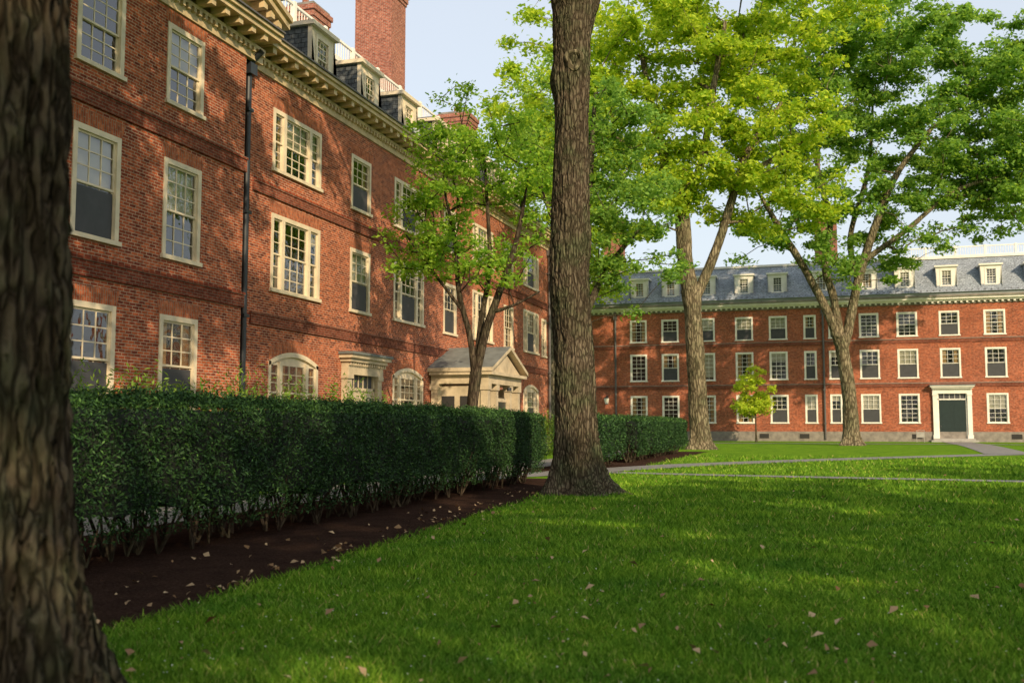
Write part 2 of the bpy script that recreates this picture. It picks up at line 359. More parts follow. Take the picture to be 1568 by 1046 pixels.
for s in (-1,1):
    K=26
    for (n1,o0,o1,mt) in ((PN+.80,.40,.55,'creamdk'),(PN+.70,.22,.40,'creamdk'),(PN+.16,-.05,.22,'creamdk')):
        A=(c0+s*hw,zt);B=(c0,ap)
        q=[(A[0],A[1]+o0),(B[0],B[1]+o0),(B[0],B[1]+o1),(A[0],A[1]+o1)]
        COR.add([(x,n1,z) for x,z in q],mt); COR.add([(q[0][0],PN-.1,q[0][1]),(q[1][0],PN-.1,q[1][1]),(q[1][0],n1,q[1][1]),(q[0][0],n1,q[0][1])],mt)
        COR.add([(q[3][0],-2.5,q[3][1]),(q[2][0],-2.5,q[2][1]),(q[2][0],n1,q[2][1]),(q[3][0],n1,q[3][1])],'slate')
        COR.add([(A[0],n1,q[0][1]),(A[0],n1,q[3][1]),(A[0],-.5,q[3][1]),(A[0],-.5,q[0][1])],mt)
    for k in range(1,K):
        f=k/K; x=c0+s*hw*(1-f); z=zt+hw*sl*f
        COR.box(x-.1,x+.1,PN+.14,PN+.6,z+.03,z+.22,'creamdk')
    ROOF.add([(c0+s*hw,PN+.5,zt+.5),(c0,PN+.5,ap+.5),(c0,-4,ap+.5),(c0+s*hw,-4,zt+.5)],'slate')
roof(ROOF,PS,UE,'slate')
for i,u in enumerate([26.1+3.72*k for k in range(8)]): dormer(DOR,u,'slate',ac=(i==3))
balustrade(BAL,22,56,rn(RZ1)-.1)
chimney(CH,41.6,43.2,-5.5,-3.6,15,22.4); chimney(CH,35.0,36.3,-5.2,-4.1,15,18.6); chimney(CH,52.5,54.0,-5.5,-3.8,15,19.4)
def pipe(p,u,n,zt,mat,r=.075):
    p.cyl((u,n+.14,.2),(u,n+.14,zt),r,mat,12)
    p.box(u-.17,u+.17,n+.02,n+.3,zt,zt+.32,mat)
    p.cyl((u,n+.14,zt+.3),(u,n+.55,zt+.65),r,mat,10)
    z=1.5
    while z<zt: p.box(u-.13,u+.13,n,n+.24,z,z+.09,mat); z+=2.9
pipe(PI,23.85,0,11.25,'metal',.085); pipe(PI,UE-.35,0,11.3,'metal2')
def doorcase(p,uc,w,zt,n,fr,dm,dep=.5):
    a=uc-w/2;b=uc+w/2;pw=.34
    for x0 in (a,b-pw):
        p.box(x0,x0+pw,n,n+.22,.3,zt-.72,fr); p.box(x0-.04,x0+pw+.04,n,n+.27,.3,.6,fr); p.box(x0-.04,x0+pw+.04,n,n+.27,zt-.86,zt-.72,fr)
    p.box(a-.02,b+.02,n,n+.26,zt-.719,zt-.3,fr)
    p.box(a-.1,b+.1,n,n+dep*.8,zt-.3,zt-.18,fr); p.box(a-.2,b+.2,n,n+dep,zt-.179,zt-.06,fr); p.box(a-.26,b+.26,n,n+dep+.06,zt-.059,zt+.03,'copper')
    k=a
    while k<b: p.box(k,k+.09,n+.26,n+.34,zt-.42,zt-.305,fr); k+=.18
    i0=a+pw;i1=b-pw; zd=zt-1.25
    p.box(i0,i1,n+.0,n+.10,zd,zd+.1,fr); p.box(i0,i0+.12,n,n+.1,.3,zt-.72,fr); p.box(i1-.12,i1,n,n+.1,.3,zt-.72,fr)
    p.box(i0+.12,i1-.12,n+.0,n+.05,.3,zd,dm)
    W2=(i1-i0-.24)
    for cx in (.27,.73):
        for z0,z1 in ((.5,.95),(1.1,1.75),(1.9,zd-.15)):
            x=i0+.12+W2*cx; p.box(x-W2*.17,x+W2*.17,n+.05,n+.065,z0,z1,dm)
    p.add([(i0+.12,n+.03,zd+.1),(i1-.12,n+.03,zd+.1),(i1-.12,n+.03,zt-.72),(i0+.12,n+.03,zt-.72)],'screen')
    for k in range(1,5):
        x=i0+.12+W2*k/5; p.box(x-.015,x+.015,n+.03,n+.06,zd+.1,zt-.72,fr)
    p.cyl((i0+.25,n+.05,1.3),(i0+.25,n+.11,1.3),.035,'metal2',8)
    p.box(a-.3,b+.3,n,n+1.3,0.004,.16,'stone'); p.box(a-.1,b+.1,n,n+.9,.16,.3,'stone')
doorcase(PO,31.35,2.7,3.85,0,'porch','porch')
a,b,n1=37.8,42.2,2.5; ze=3.1
PO.box(a-.1,b+.1,0.06,n1+.15,.004,.2,'stone')
for x0,x1,y0,y1 in ((a,a+.3,n1-.3,n1),(b-.3,b,n1-.3,n1),(a+1.15,a+1.4,n1-.28,n1-.02),(b-1.4,b-1.15,n1-.28,n1-.02),(a,a+.3,.06,.35),(b-.3,b,.06,.35)):
    PO.box(x0,x1,y0,y1,.35,ze-.25,'porch'); PO.box(x0-.05,x1+.05,y0-.05,y1+.05,.2,.35,'porch'); PO.box(x0-.05,x1+.05,y0-.05,y1+.05,ze-.25,ze,'porch')
for x in (a+.08,b-.12):
    PO.box(x,x+.05,.3,n1-.3,.2,ze-.1,'porch')
    for q in (.75,1.55): PO.box(x-.03,x+.08,q-.25,q+.3,1.2,2.6,'inside')
PO.box(a-.05,b+.05,.06,n1+.05,ze,ze+.35,'porch'); PO.box(a-.25,b+.25,.06,n1+.25,ze+.351,ze+.48,'porch')
cc=(a+b)/2; hz=ze+.48; ha=1.0; hw2=(b-a)/2+.3
PO.add([(a,n1+.03,hz),(b,n1+.03,hz),(cc,n1+.03,hz+ha*.88)],'porch')
for s in (-1,1):
    A=(cc+s*hw2,hz);B=(cc,hz+ha)
    PO.add([(A[0],n1+.3,A[1]),(B[0],n1+.3,B[1]),(B[0],n1+.3,B[1]+.15),(A[0],n1+.3,A[1]+.15)],'porch')
    PO.add([(A[0],n1+.3,A[1]),(B[0],n1+.3,B[1]),(B[0],n1,B[1]),(A[0],n1,A[1])],'porch')
    PO.add([(A[0],n1+.3,A[1]+.15),(B[0],n1+.3,B[1]+.15),(B[0],0,B[1]+.15),(A[0],0,A[1]+.15)],'copper')
    PO.add([(A[0],n1+.3,A[1]),(A[0],n1+.3,A[1]+.15),(A[0],0,A[1]+.15),(A[0],0,A[1])],'porch')
PO.box(cc-.7,cc+.7,n1-.25,n1-.18,.2,2.4,'doorgreen'); PO.box(cc-.8,cc+.8,n1-.24,n1-.16,2.4,2.55,'porch')
PO.cyl((cc,n1+.2,2.85),(cc,n1+.2,3.0),.1,'metal',8)
for mb,nm in ((W,'walls'),(WIN,'windows'),(COR,'cornice'),(ROOF,'roof'),(DOR,'dormers'),(CH,'chimneys'),(PO,'doorways'),(PI,'downpipes'),(BAL,'roof_balustrade')): mb.obj(nm,LB)

# ================================================================ FAR BUILDING
TF=lambda u,n,z:(u,90.6-n,z)
FB=empty('brick_building')
W=MB(TF);WIN=MB(TF);COR=MB(TF);ROOF=MB(TF);DOR=MB(TF);CH=MB(TF);PO=MB(TF);PI=MB(TF);BAL=MB(TF)
F0,F1=-34,44
cols=[(-28.9,1.55),(-25.8,1.55),(-22.7,1.55),(-17.05,1.55),(-14.15,1.55),(-10.9,1.55),(-7.55,1.55),(-4.62,1.55),(-1.68,1.05),(.4,1.0),(2.92,1.6),(5.95,1.65),(9.3,1.6),(12.75,1.65),(16.2,1.6),(19.6,1.6),(23,1.6),(26.4,1.6),(29.8,1.6),(33.2,1.6),(36.6,1.6),(40,1.6)]
ops=[]
for u,w in cols:
    for z0,z1 in ((1.6,4.05),(5.4,7.85),(8.95,11.0)):
        if abs(u-9.3)<.1 and z0<2: continue
        ops.append((u,u+w,z0,z1))
wall(W,F0,F1,.85,11.6,ops,0,'brick2')
for a,b,c,d in ops: window(WIN,a,b,c,d,0,'single' if b-a>1.2 else 'narrow','white',brick='brick2'); lintel(WIN,a,b,d+.002,0,.3)
W.box(F0,F1,-.1,.08,0,.85,'granite')
for z in (4.62,8.35): W.box(F0,F1,-.01,.06,z,z+.3,'belt'); W.box(F0,F1,-.01,.09,z+.3,z+.36,'granite')
W.add([(F0,-.75,0),(F1,-.75,0),(F1,-.75,12.3),(F0,-.75,12.3)],'inside')  # dark sheet painted as room shade behind all the windows
shell(W,F0,F1,14,'brick2')
c=COR
c.box(F0,F1,-.1,.08,11.58,11.8,'granite'); c.box(F0,F1,-.1,.3,11.8,11.95,'white')
k=F0
while k<F1: c.box(k,k+.16,.0,.25,11.66,11.795,'white'); k+=.45
c.box(F0,F1,-.1,.5,11.951,12.12,'white'); c.box(F0,F1,-.1,.6,12.121,12.3,'granite'); c.box(F0,F1,-.3,.55,12.301,12.5,'deck')
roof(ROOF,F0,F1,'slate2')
for u,w in cols:
    if w<1.2: continue
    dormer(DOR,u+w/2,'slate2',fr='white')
dormer(DOR,-.1,'slate2',fr='white')
balustrade(BAL,6.4,43,rn(RZ1)-.6,16.1,17.0); 
chimney(CH,-20.4,-18.6,-6,-4.4,15,21.5); chimney(CH,-.6,1.4,-6,-4.4,15,21.5); chimney(CH,22,24,-6,-4.4,15,21.5)
pipe(PI,-.05,0,11.1,'metal2',.09); pipe(PI,-18.4,0,11.1,'metal2',.09); pipe(PI,18.3,0,11.1,'metal2',.09)
doorcase(PO,10.1,3.0,4.75,0,'white','doorgreen',.6)
for k in (-5.6,-2.2,6.9,14.5): W.box(k,k+.8,.05,.1,.25,.65,'inside')
for mb,nm in ((W,'walls'),(WIN,'windows'),(COR,'cornice'),(ROOF,'roof'),(DOR,'dormers'),(CH,'chimneys'),(PO,'doorway'),(PI,'downpipes'),(BAL,'roof_balustrade')): mb.obj(nm,FB)
L=MB(TF); u=-19.2
L.box(u-.06,u+.06,0,.06,3.5,4.1,'metal'); L.cyl((u,.05,4.0),(u,.5,4.15),.03,'metal',6); L.cyl((u,.5,4.15),(u,.5,3.95),.03,'metal',6)
L.cyl((u,.5,3.85),(u,.5,4.0),.26,'metal',6,.06); L.cyl((u,.5,3.35),(u,.5,3.85),.14,'white',6,.24); L.cyl((u,.5,3.28),(u,.5,3.35),.1,'metal',6,.15)
L.obj('wall_lantern')
S=MB(); 
S.box(7.08,7.62,87.98,88.02,.4,.85,'stone')
for x in (7.04,7.62): S.box(x,x+.04,87.97,88.03,0,.95,'stone')
S.box(7.04,7.66,87.96,88.04,.95,.99,'stone'); S.obj('lawn_sign')

# ================================================================ GROUND
def sheet(name,pts,z,mat):
    me=bpy.data.meshes.new(name); me.from_pydata([(x,y,z) for x,y in pts],[],[tuple(range(len(pts)))]); me.materials.append(M[mat]); o=bpy.data.objects.new(name,me); COL.objects.link(o); return o
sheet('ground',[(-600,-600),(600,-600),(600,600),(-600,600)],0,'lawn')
def strip(name,pts,w,z,mat):
    P=[Vector(p) for p in pts]; Lf=[];Rt=[]
    for i,p in enumerate(P):
        d=(P[min(i+1,len(P)-1)]-P[max(i-1,0)]).normalized(); nrm=Vector((-d.y,d.x))*w/2; Lf.append(p+nrm);Rt.append(p-nrm)
    v=[(*a,z) for a in Lf]+[(*a,z) for a in Rt]; n=len(P)
    me=bpy.data.meshes.new(name); me.from_pydata(v,[],[(i,i+n,i+n+1,i+1) for i in range(n-1)]); me.materials.append(M[mat]); o=bpy.data.objects.new(name,me); COL.objects.link(o); return o
edge=[]
for i in range(361):
    y=-6+i*.1667; base=np.interp(y,[-6,6,10,20,26,60],[-4.6,-4.8,-5.05,-5.65,-6.0,-6.1]); edge.append((base+.13*mnoise.noise(Vector((y*.7,3,0)))+.05*mnoise.noise(Vector((y*3.5,8,0))),y))
v=[];f=[]
for i,(x,y) in enumerate(edge): v+=[(x,y,.006),(-9.3,y,.006)]
for i in range(len(edge)-1):
    if 26<edge[i][1]<29.5: continue
    f.append((2*i,2*i+1,2*i+3,2*i+2))
me=bpy.data.meshes.new('mulch_bed'); me.from_pydata(v,[],f); me.materials.append(M['mulch']); COL.objects.link(bpy.data.objects.new('mulch_bed',me))
strip('sidewalk',[(-10.2,-10),(-10.2,70)],1.9,.010,'path')
strip('path',[(-10.2,23),(-8.6,27),(-6.9,31),(-4.9,35.8),(-1.6,41),(2.3,46.2),(7,52),(14,60)],1.7,.014,'path')
strip('path',[(-7.3,29.9),(-2.8,29.0),(4.9,28.15),(20,26.5),(40,24)],.9,.018,'path')
strip('path',[(10.1,89.2),(10.1,80),(9.6,70),(9,61),(8.5,54)],2.2,.022,'path')
strip('path',[(-30,79),(0,79),(40,79)],1.6,.026,'path')
def blades(name,n,ymin,ymax,hh,wd):
    u=rng.random(n); y=1/(1/ymin+(1/ymax-1/ymin)*u)
    xr=rng.random(n); x0=np.interp(y,[-6,6,10,20,26,60],[-4.75,-4.75,-5.0,-5.6,-6.0,-6.1])-.1+rng.normal(0,.05,n); x1=.22*y+2.5
    x=x0+(x1-x0)*xr
    d=np.sqrt(x*x+y*y); s=np.clip(d/7,1,6)**.75
    keep=np.ones(n,bool)
    def off(px,py,w):
        m=np.zeros(n,bool)
        for (a,b),(c,e) in zip(zip(px[:-1],py[:-1]),zip(px[1:],py[1:])):
            dx,dy=c-a,e-b;t=np.clip(((x-a)*dx+(y-b)*dy)/(dx*dx+dy*dy),0,1); m|=np.hypot(x-a-t*dx,y-b-t*dy)<w
        return m
    keep&=~off([-10.2,-8.6,-6.9,-4.9,-1.6,2.3,7,14],[23,27,31,35.8,41,46.2,52,60],.85)
    keep&=~off([-7.3,-2.8,4.9,20],[29.9,29,28.15,26.5],.45)
    x,y,s=x[keep],y[keep],s[keep]; n=len(x)
    pn=.5+.5*np.sin(x*1.9+np.sin(y*1.3)*1.5)*np.sin(y*1.6+np.sin(x*1.1)*2)
    h=hh*rng.uniform(.45,1.2,n)*s**.5*(.75+.5*pn); w=wd*s*rng.uniform(.7,1.3,n); a=rng.uniform(0,2*np.pi,n); l=rng.uniform(0,2*np.pi,n); le=rng.uniform(.2,1.3,n)*h
    v=np.zeros((n,3,3)); 
    v[:,0]=np.stack([x-np.cos(a)*w,y-np.sin(a)*w,np.zeros(n)],1); v[:,1]=np.stack([x+np.cos(a)*w,y+np.sin(a)*w,np.zeros(n)],1)
    v[:,2]=np.stack([x+np.cos(l)*le,y+np.sin(l)*le,h],1)
    npmesh(name,v.reshape(-1,3),np.arange(3*n).reshape(n,3),['blade'])
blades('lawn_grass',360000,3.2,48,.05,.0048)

# ================================================================ leaves
def leafarr(C,size,asp=.6,flat=.6,fold=.18,r=rng,updir=0.0):
    n=len(C)
    nrm=r.normal(0,1,(n,3)); nrm[:,2]=np.abs(nrm[:,2])+flat*2.0; nrm/=np.linalg.norm(nrm,axis=1)[:,None]
    d=r.normal(0,1,(n,3)); d[:,2]+=updir-.2; d-=nrm*(d*nrm).sum(1)[:,None]; d/=np.linalg.norm(d,axis=1)[:,None]
    s=np.cross(nrm,d); S=size[:,None]
    v=np.zeros((n,4,3)); v[:,0]=C-d*S*.5; v[:,1]=C+s*S*asp*.5-d*S*.08+nrm*S*fold; v[:,2]=C+d*S*.5; v[:,3]=C-s*S*asp*.5-d*S*.08+nrm*S*fold
    return v.reshape(-1,3),np.arange(4*n).reshape(n,4)
# ---------------------------------------------------------------- trees
CA,SA=math.cos(math.radians(17.45)),math.sin(math.radians(17.45))
def loc(base,p):  # (right, up, away) in metres from the trunk foot
    r,u,a=p; return Vector((base[0]+r*CA-a*SA, base[1]+r*SA+a*CA, u))
def catmull(P,R,step):
    out=[];rr=[]
    n=len(P)
    for i in range(n-1):
        p0=P[max(i-1,0)];p1=P[i];p2=P[i+1];p3=P[min(i+2,n-1)]
        k=max(2,int((p2-p1).length/step))
        for j in range(k):
            t=j/k; q=.5*((2*p1)+(p2-p0)*t+(2*p0-5*p1+4*p2-p3)*t*t+(3*p1-p0-3*p2+p3)*t**3)
            out.append(q); rr.append(R[i]*(1-t)+R[i+1]*t)
    out.append(P[-1]);rr.append(R[-1]); return out,rr
def trunk(V,F,P,R,seg=24,step=.3,amp=.03,freq=5,flare=0,bumps=(),seed=0):
    pts,rad=catmull(P,R,step); base=len(V)
    for i,(p,r) in enumerate(zip(pts,rad)):
        d=(pts[min(i+1,len(pts)-1)]-pts[max(i-1,0)]).normalized()
        x=d.cross(Vector((0,1,0)));  x.normalize(); y=d.cross(x)
        for k in range(seg):
            t=2*math.pi*k/seg; c,s=math.cos(t),math.sin(t)
            q=Vector((c*freq*r*2+seed,s*freq*r*2,p.z*1.1))
            wv=mnoise.noise(Vector((c*3+seed,s*3,p.z*2.3)))*1.3
            rid=1-abs(mnoise.noise(q+Vector((wv,wv,0)))*2.6); rid2=1-abs(mnoise.noise(Vector((q.x*2.3+wv,q.y*2.3+9,q.z*3)))*2)
            big=mnoise.noise(Vector((c*1.1+seed,s*1.1,p.z*.6)))
            rr=r*(1+big*.10)+amp*(rid*.8+rid2*.5-.9)
            if flare: 
                lob=.5+.5*math.cos(5*t+seed+mnoise.noise(Vector((seed,t,0)))); lob2=.5+.5*math.cos(3*t+2*seed)
                e=math.exp(-p.z/(.28+.2*lob)); rr+=flare*e*(.35+.8*lob*lob2+.25*lob)
            for (bz,bt,ba,bs) in bumps:
                dt=(t-bt+math.pi)%(2*math.pi)-math.pi; rr+=ba*math.exp(-((p.z-bz)/bs)**2-(dt*r/bs)**2)
            V.append(p+(x*c+y*s)*rr)
    for i in range(len(pts)-1):
        for k in range(seg):
            a=base+i*seg+k;b=base+i*seg+(k+1)%seg; F.append((a,b,b+seg,a+seg))
def make_tree(name,base,limbs,crown,ncl,nleaf,leafsize,leafm,barkm,seg=20,amp=.03,flare=.3,seed=1,clr=(1.0,.5),gap=0.0,bumps=(),step=.3,extra=None,freq=5,bstart=1,twigm=None):
    r_=np.random.default_rng(seed*13+5); rnd=random.Random(seed)
    E=empty(name); V=[];F=[]
    nodes=[];par=[];rad=[];fixed=[]
    for li,(pi,pts,rr) in enumerate(limbs):
        P=[loc(base,p) for p in pts]
        if li==0: trunk(V,F,P,rr,seg,step,amp,freq,flare,bumps,seed)
        else: trunk(V,F,P,rr,max(8,seg//2),step*1.5,amp*.6,freq,0,(),seed+li)
        prev=-1
        for j,(p,q) in enumerate(zip(P,rr)):
            if li==0 and j<len(P)-bstart: continue
            if prev>=0:
                m=(nodes[prev]+p)/2; nodes.append(m);par.append(prev);rad.append((rad[prev]+q)/2);fixed.append(True);prev=len(nodes)-1
            nodes.append(p.copy());par.append(prev);rad.append(q);fixed.append(True);prev=len(nodes)-1
    nf=len(nodes)
    T=[]
    tries=0; vol=[cr[1][0]*cr[1][1]*cr[1][2] for cr in crown]
    while len(T)<ncl and tries<ncl*40:
        tries+=1
        c,rr=rnd.choices(crown,vol)[0]
        q=Vector((rnd.gauss(0,1),rnd.gauss(0,1),rnd.gauss(0,1))).normalized()*(rnd.random()**.42)
        p=(c[0]+q.x*rr[0],c[1]+q.z*rr[1],c[2]+q.y*rr[2])
        w=loc(base,p)
        if mnoise.noise(Vector((w.x*.28,w.y*.28,w.z*.34))+Vector((seed,0,0)))<gap-.18: continue
        T.append(w)
    T.sort(key=lambda t:min((t-nodes[i]).length for i in range(nf)))
    NP=[tuple(n) for n in nodes]
    tips=[]
    for t in T:
        A=np.array(NP); dd=np.linalg.norm(A-np.array(t),axis=1)+np.maximum(0,A[:,2]-t.z+.2)*1.5
        j=int(dd.argmin()); s=nodes[j]; L=(t-s).length
        if L<.4: tips.append(t); continue
        k=max(1,int(L/1.1)); pr=j
        for i in range(1,k+1):
            f=i/k; q=s.lerp(t,f)
            if i<k: q+=Vector((rnd.gauss(0,.09),rnd.gauss(0,.09),rnd.gauss(0,.07)))*min(L,3)*.6
            q.z+=math.sin(f*math.pi)*L*.07
            nodes.append(q);NP.append(tuple(q));par.append(pr);rad.append(0);fixed.append(False);pr=len(nodes)-1
        tips.append(t)
    n=len(nodes); acc=[0.0]*n; main=[-1]*n;mr=[0]*n
    tip=.014*leafsize/.2+.006
    for i in range(n-1,-1,-1):
        if not fixed[i]:
            rad[i]=max(tip,acc[i]**(1/2.1)) if acc[i]>0 else tip
        p=par[i]
        if p>=0:
            acc[p]+=rad[i]**2.1
            if rad[i]>mr[p]: mr[p]=rad[i];main[p]=i
    for i in range(nf,n):
        p=par[i]; 
        if rad[i]>rad[p]*.85: rad[i]=rad[p]*.85
    V2=[];F2=[];sg=6
    for i in range(nf,n):
        p=par[i];a=nodes[p];b=nodes[i];d=(b-a)
        if d.length<1e-4: continue
        d.normalize(); ra=rad[p] if (main[p]==i and not fixed[p]) else min(rad[p],rad[i]*1.3); rb=rad[i]
        def ring(c,dd,r):
            x=dd.cross(Vector((.31,.95,.05))); 
            x.normalize(); y=dd.cross(x); return [c+(x*math.cos(2*math.pi*k/sg)+y*math.sin(2*math.pi*k/sg))*r for k in range(sg)]
        pd=d
        if par[p]>=0 and main[p]==i: pd=(a-nodes[par[p]]); pd=pd.normalized() if pd.length>1e-4 else d
        B0=len(V2); V2+=ring(a,pd,ra)+ring(b,d,rb)
        for k in range(sg): F2.append((B0+k,B0+(k+1)%sg,B0+sg+(k+1)%sg,B0+sg+k))
    npmesh('trunk',np.array([tuple(v) for v in V]),np.array(F),[barkm],parent=E,smooth=True)
    if F2: npmesh('branches',np.array([tuple(v) for v in V2]),np.array(F2),[twigm or barkm],parent=E,smooth=True)
    C=[]
    per=nleaf//max(1,len(tips))
    for t in tips:
        k=int(per*rnd.uniform(.35,1.65)); sc=rnd.uniform(.65,1.3)
        q=r_.normal(0,1,(k,3)); q/=np.maximum(1e-6,np.linalg.norm(q,axis=1))[:,None]; q*=(r_.random(k)**.5)[:,None]*r_.uniform(.6,1.35,k)[:,None]
        q[:,0]*=clr[0]*sc;q[:,1]*=clr[0]*sc;q[:,2]*=clr[1]*sc; q[:,2]-=.12*(q[:,0]**2+q[:,1]**2)
        C.append(q+np.array(t))
    if C:
        C=np.concatenate(C); v,f=leafarr(C,leafsize*r_.uniform(.6,1.35,len(C)),.62,.25,.12,r_)
        npmesh('foliage',v,f,[leafm],parent=E)
    if extra: extra(E)
    return E

make_tree('elm_tree',(-3.50,3.42),[
 (None,[(0,-.2,0),(0,.1,0),(.0,.45,0),(.0,.85,0),(.0,1.35,0),(-.02,2.6,0),(-.05,4.5,0),(.1,7,0),(.2,9,.2)],[.66,.58,.50,.42,.36,.34,.335,.33,.32]),
 (0,[(.2,9,.2),(-1,11,.5),(-2.5,13.5,1.5)],[.24,.18,.1]),(0,[(.2,9,.2),(.9,11,1.2),(1.5,14,3)],[.22,.17,.1]),(0,[(.2,9,.2),(-.4,11,-1),(-.5,14,-2)],[.2,.16,.1])],
 [((0,14.5,2.5),(6.5,3.4,6.5)),((-4.5,14.5,6),(5,3.2,5)),((-1,14.8,10),(4,2.4,4))],170,19000,.30,'leafG','barknear',seg=220,amp=.06,flare=.25,seed=3,step=.03,freq=9,clr=(.85,.55),gap=.10)  # side lobes of the unseen crown are added to shade the left facade
def knot(E):
    K=MB(); b=(-5.06,20.6)
    c=loc(b,(-.02,9.25,-.38)); dirv=Vector((SA,-CA,-.05)).normalized(); x=Vector((CA,SA,0)); y=dirv.cross(x)
    nn,mm=20,10
    for i in range(nn):
        for j in range(mm):
            def P(i,j):
                t=2*math.pi*i/nn;s=2*math.pi*j/mm;R=.15+.02*math.sin(3*t);r=.062
                return c+(x*math.cos(t)+y*math.sin(t)*1.15)*(R+r*math.cos(s))+dirv*r*1.2*math.sin(s)
            K.add([P(i,j),P(i+1,j),P(i+1,j+1),P(i,j+1)],'barkfar')
    K.add([c+(x*math.cos(t)+y*math.sin(t))*.13 for t in [2*math.pi*k/12 for k in range(12)]],'core')  # flat dark disc paints the shade of the knot hole
    K.obj('knot',E,True)
make_tree('elm_tree',(-5.06,20.6),[
 (None,[(.05,-.2,0),(.02,.3,0),(0,1.6,0),(-.05,3.2,0),(-.12,4.9,0),(-.06,7.7,0),(-.05,9.6,0),(-.02,10.6,0)],[.58,.50,.44,.415,.42,.375,.41,.45]),
 (0,[(-.05,9.9,0),(-.28,11.2,0),(-.9,13.2,.5),(-2,16,1.5)],[.33,.30,.24,.14]),(0,[(0,9.6,0),(.32,10.8,0),(.9,12.6,.4),(2.2,15.5,1)],[.30,.28,.24,.14]),(0,[(0,10,0),(.1,12,-.8),(.4,15,-2)],[.2,.2,.12])],
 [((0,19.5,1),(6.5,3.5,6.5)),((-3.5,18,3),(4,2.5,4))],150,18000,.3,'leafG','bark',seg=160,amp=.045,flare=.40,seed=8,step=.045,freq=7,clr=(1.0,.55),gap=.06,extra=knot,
 bumps=[(9.3,math.pi*1.5,.06,.3),(6.6,4.6,.05,.22),(8.9,.2,.08,.3),(5.2,5.2,.03,.3),(5.4,2.9,.07,.4)])
make_tree('elm_tree',(-7.08,59.3),[
 (None,[(.05,-.3,0),(.02,.4,0),(-.1,3.35,0),(-.3,7.9,0),(-.38,9.4,0)],[.74,.62,.54,.52,.60]),
 (0,[(-.4,9.0,0),(-.75,11.7,0),(-.9,14,0),(-1.6,16.7,.3),(-2.4,20,.5),(-3,24,1)],[.50,.47,.45,.38,.28,.15]),
 (0,[(-.2,8.8,0),(.5,10.3,0),(1.25,12.2,-.2),(2,14.6,-.4),(3,17.6,-.5),(5,20.5,-1)],[.32,.30,.28,.25,.2,.12]),
 (0,[(-.8,14,0),(.2,17,-1),(.8,21,-1.5),(1.5,25,-2)],[.28,.24,.2,.1]),(0,[(-1.2,15.5,.2),(-3.8,17.5,-1),(-7,20,-2)],[.25,.2,.1]),(0,[(2.4,16,-.4),(5,17.5,0),(8,19.5,0)],[.2,.16,.08])],
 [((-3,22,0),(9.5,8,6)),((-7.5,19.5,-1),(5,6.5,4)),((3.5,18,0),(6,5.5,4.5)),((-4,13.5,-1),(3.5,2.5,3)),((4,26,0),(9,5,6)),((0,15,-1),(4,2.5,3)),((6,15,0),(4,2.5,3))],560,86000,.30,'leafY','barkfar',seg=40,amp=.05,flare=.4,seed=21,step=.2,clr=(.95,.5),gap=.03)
make_tree('elm_tree',(1.62,73.5),[
 (None,[(.1,-.3,0),(.05,.4,0),(-.05,3.7,0),(-.45,6.9,0),(-.5,7.6,0)],[.72,.60,.48,.46,.54]),
 (0,[(-.6,7.0,0),(-1.3,9.1,0),(-2.4,11.4,0),(-3.5,13.4,0),(-5,15.6,-.5),(-6.5,18,-1)],[.34,.31,.28,.26,.2,.1]),
 (0,[(-.45,7.2,0),(-.8,10.5,.5),(-1.3,12.8,.6),(-.8,16,.8),(-1.5,20,1),(-1,24,1)],[.30,.28,.26,.24,.18,.1]),
 (0,[(-.3,7.0,0),(.1,8.4,0),(.8,11.4,0),(1.9,15,-.3),(3.5,19,-.8),(6.2,22.5,-1)],[.38,.34,.31,.28,.22,.14]),
 (0,[(1.3,13,-.2),(4,15,-1),(7,17.5,-1.5),(10,18.5,-2)],[.22,.18,.14,.08]),(0,[(.8,11.5,0),(.9,15,1.5),(2.5,20,2),(3,25,2)],[.22,.2,.16,.08])],
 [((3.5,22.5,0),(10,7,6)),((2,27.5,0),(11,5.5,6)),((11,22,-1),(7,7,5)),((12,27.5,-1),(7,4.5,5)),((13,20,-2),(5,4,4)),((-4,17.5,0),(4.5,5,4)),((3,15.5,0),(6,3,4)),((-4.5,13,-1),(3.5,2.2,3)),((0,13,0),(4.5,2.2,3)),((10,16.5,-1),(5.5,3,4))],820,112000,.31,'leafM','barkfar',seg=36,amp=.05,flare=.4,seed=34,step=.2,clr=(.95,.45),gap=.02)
make_tree('dogwood_tree',(-10.7,29.6),[
 (None,[(.0,-.1,0),(.0,.8,0),(.08,2.0,0),(.2,3.1,0)],[.24,.2,.18,.19]),
 (0,[(.15,2.9,0),(.0,4.2,0),(-.35,5.6,0),(-.5,7.3,0),(-.9,9.2,0)],[.12,.10,.09,.07,.03]),
 (0,[(.2,3.0,0),(.5,4.4,0),(.95,5.7,0),(1.45,7.2,0),(1.8,9,0)],[.15,.14,.12,.09,.04]),
 (0,[(.2,3.1,0),(.35,4.8,.3),(.6,6.6,.5),(.5,9,.6),(.4,10.5,.6)],[.12,.10,.08,.06,.03]),
 (0,[(.7,5,0),(1.4,5.2,-.3),(2.2,5.6,-.5)],[.07,.05,.03]),(0,[(-.2,5,0),(-1.2,6.3,-.3),(-2.0,7.4,-.4)],[.06,.05,.03])],
 [((.2,9.6,0),(2.5,3.0,2.4)),((-1.4,7.4,-.2),(1.6,1.6,1.6)),((1.5,7.8,0),(1.4,2.2,1.6)),((-.2,6.5,0),(2.2,.9,1.8))],270,16500,.14,'leafT','twig',seg=16,amp=.012,flare=.05,seed=5,step=.2,clr=(.42,.25),gap=.0,twigm='twig')
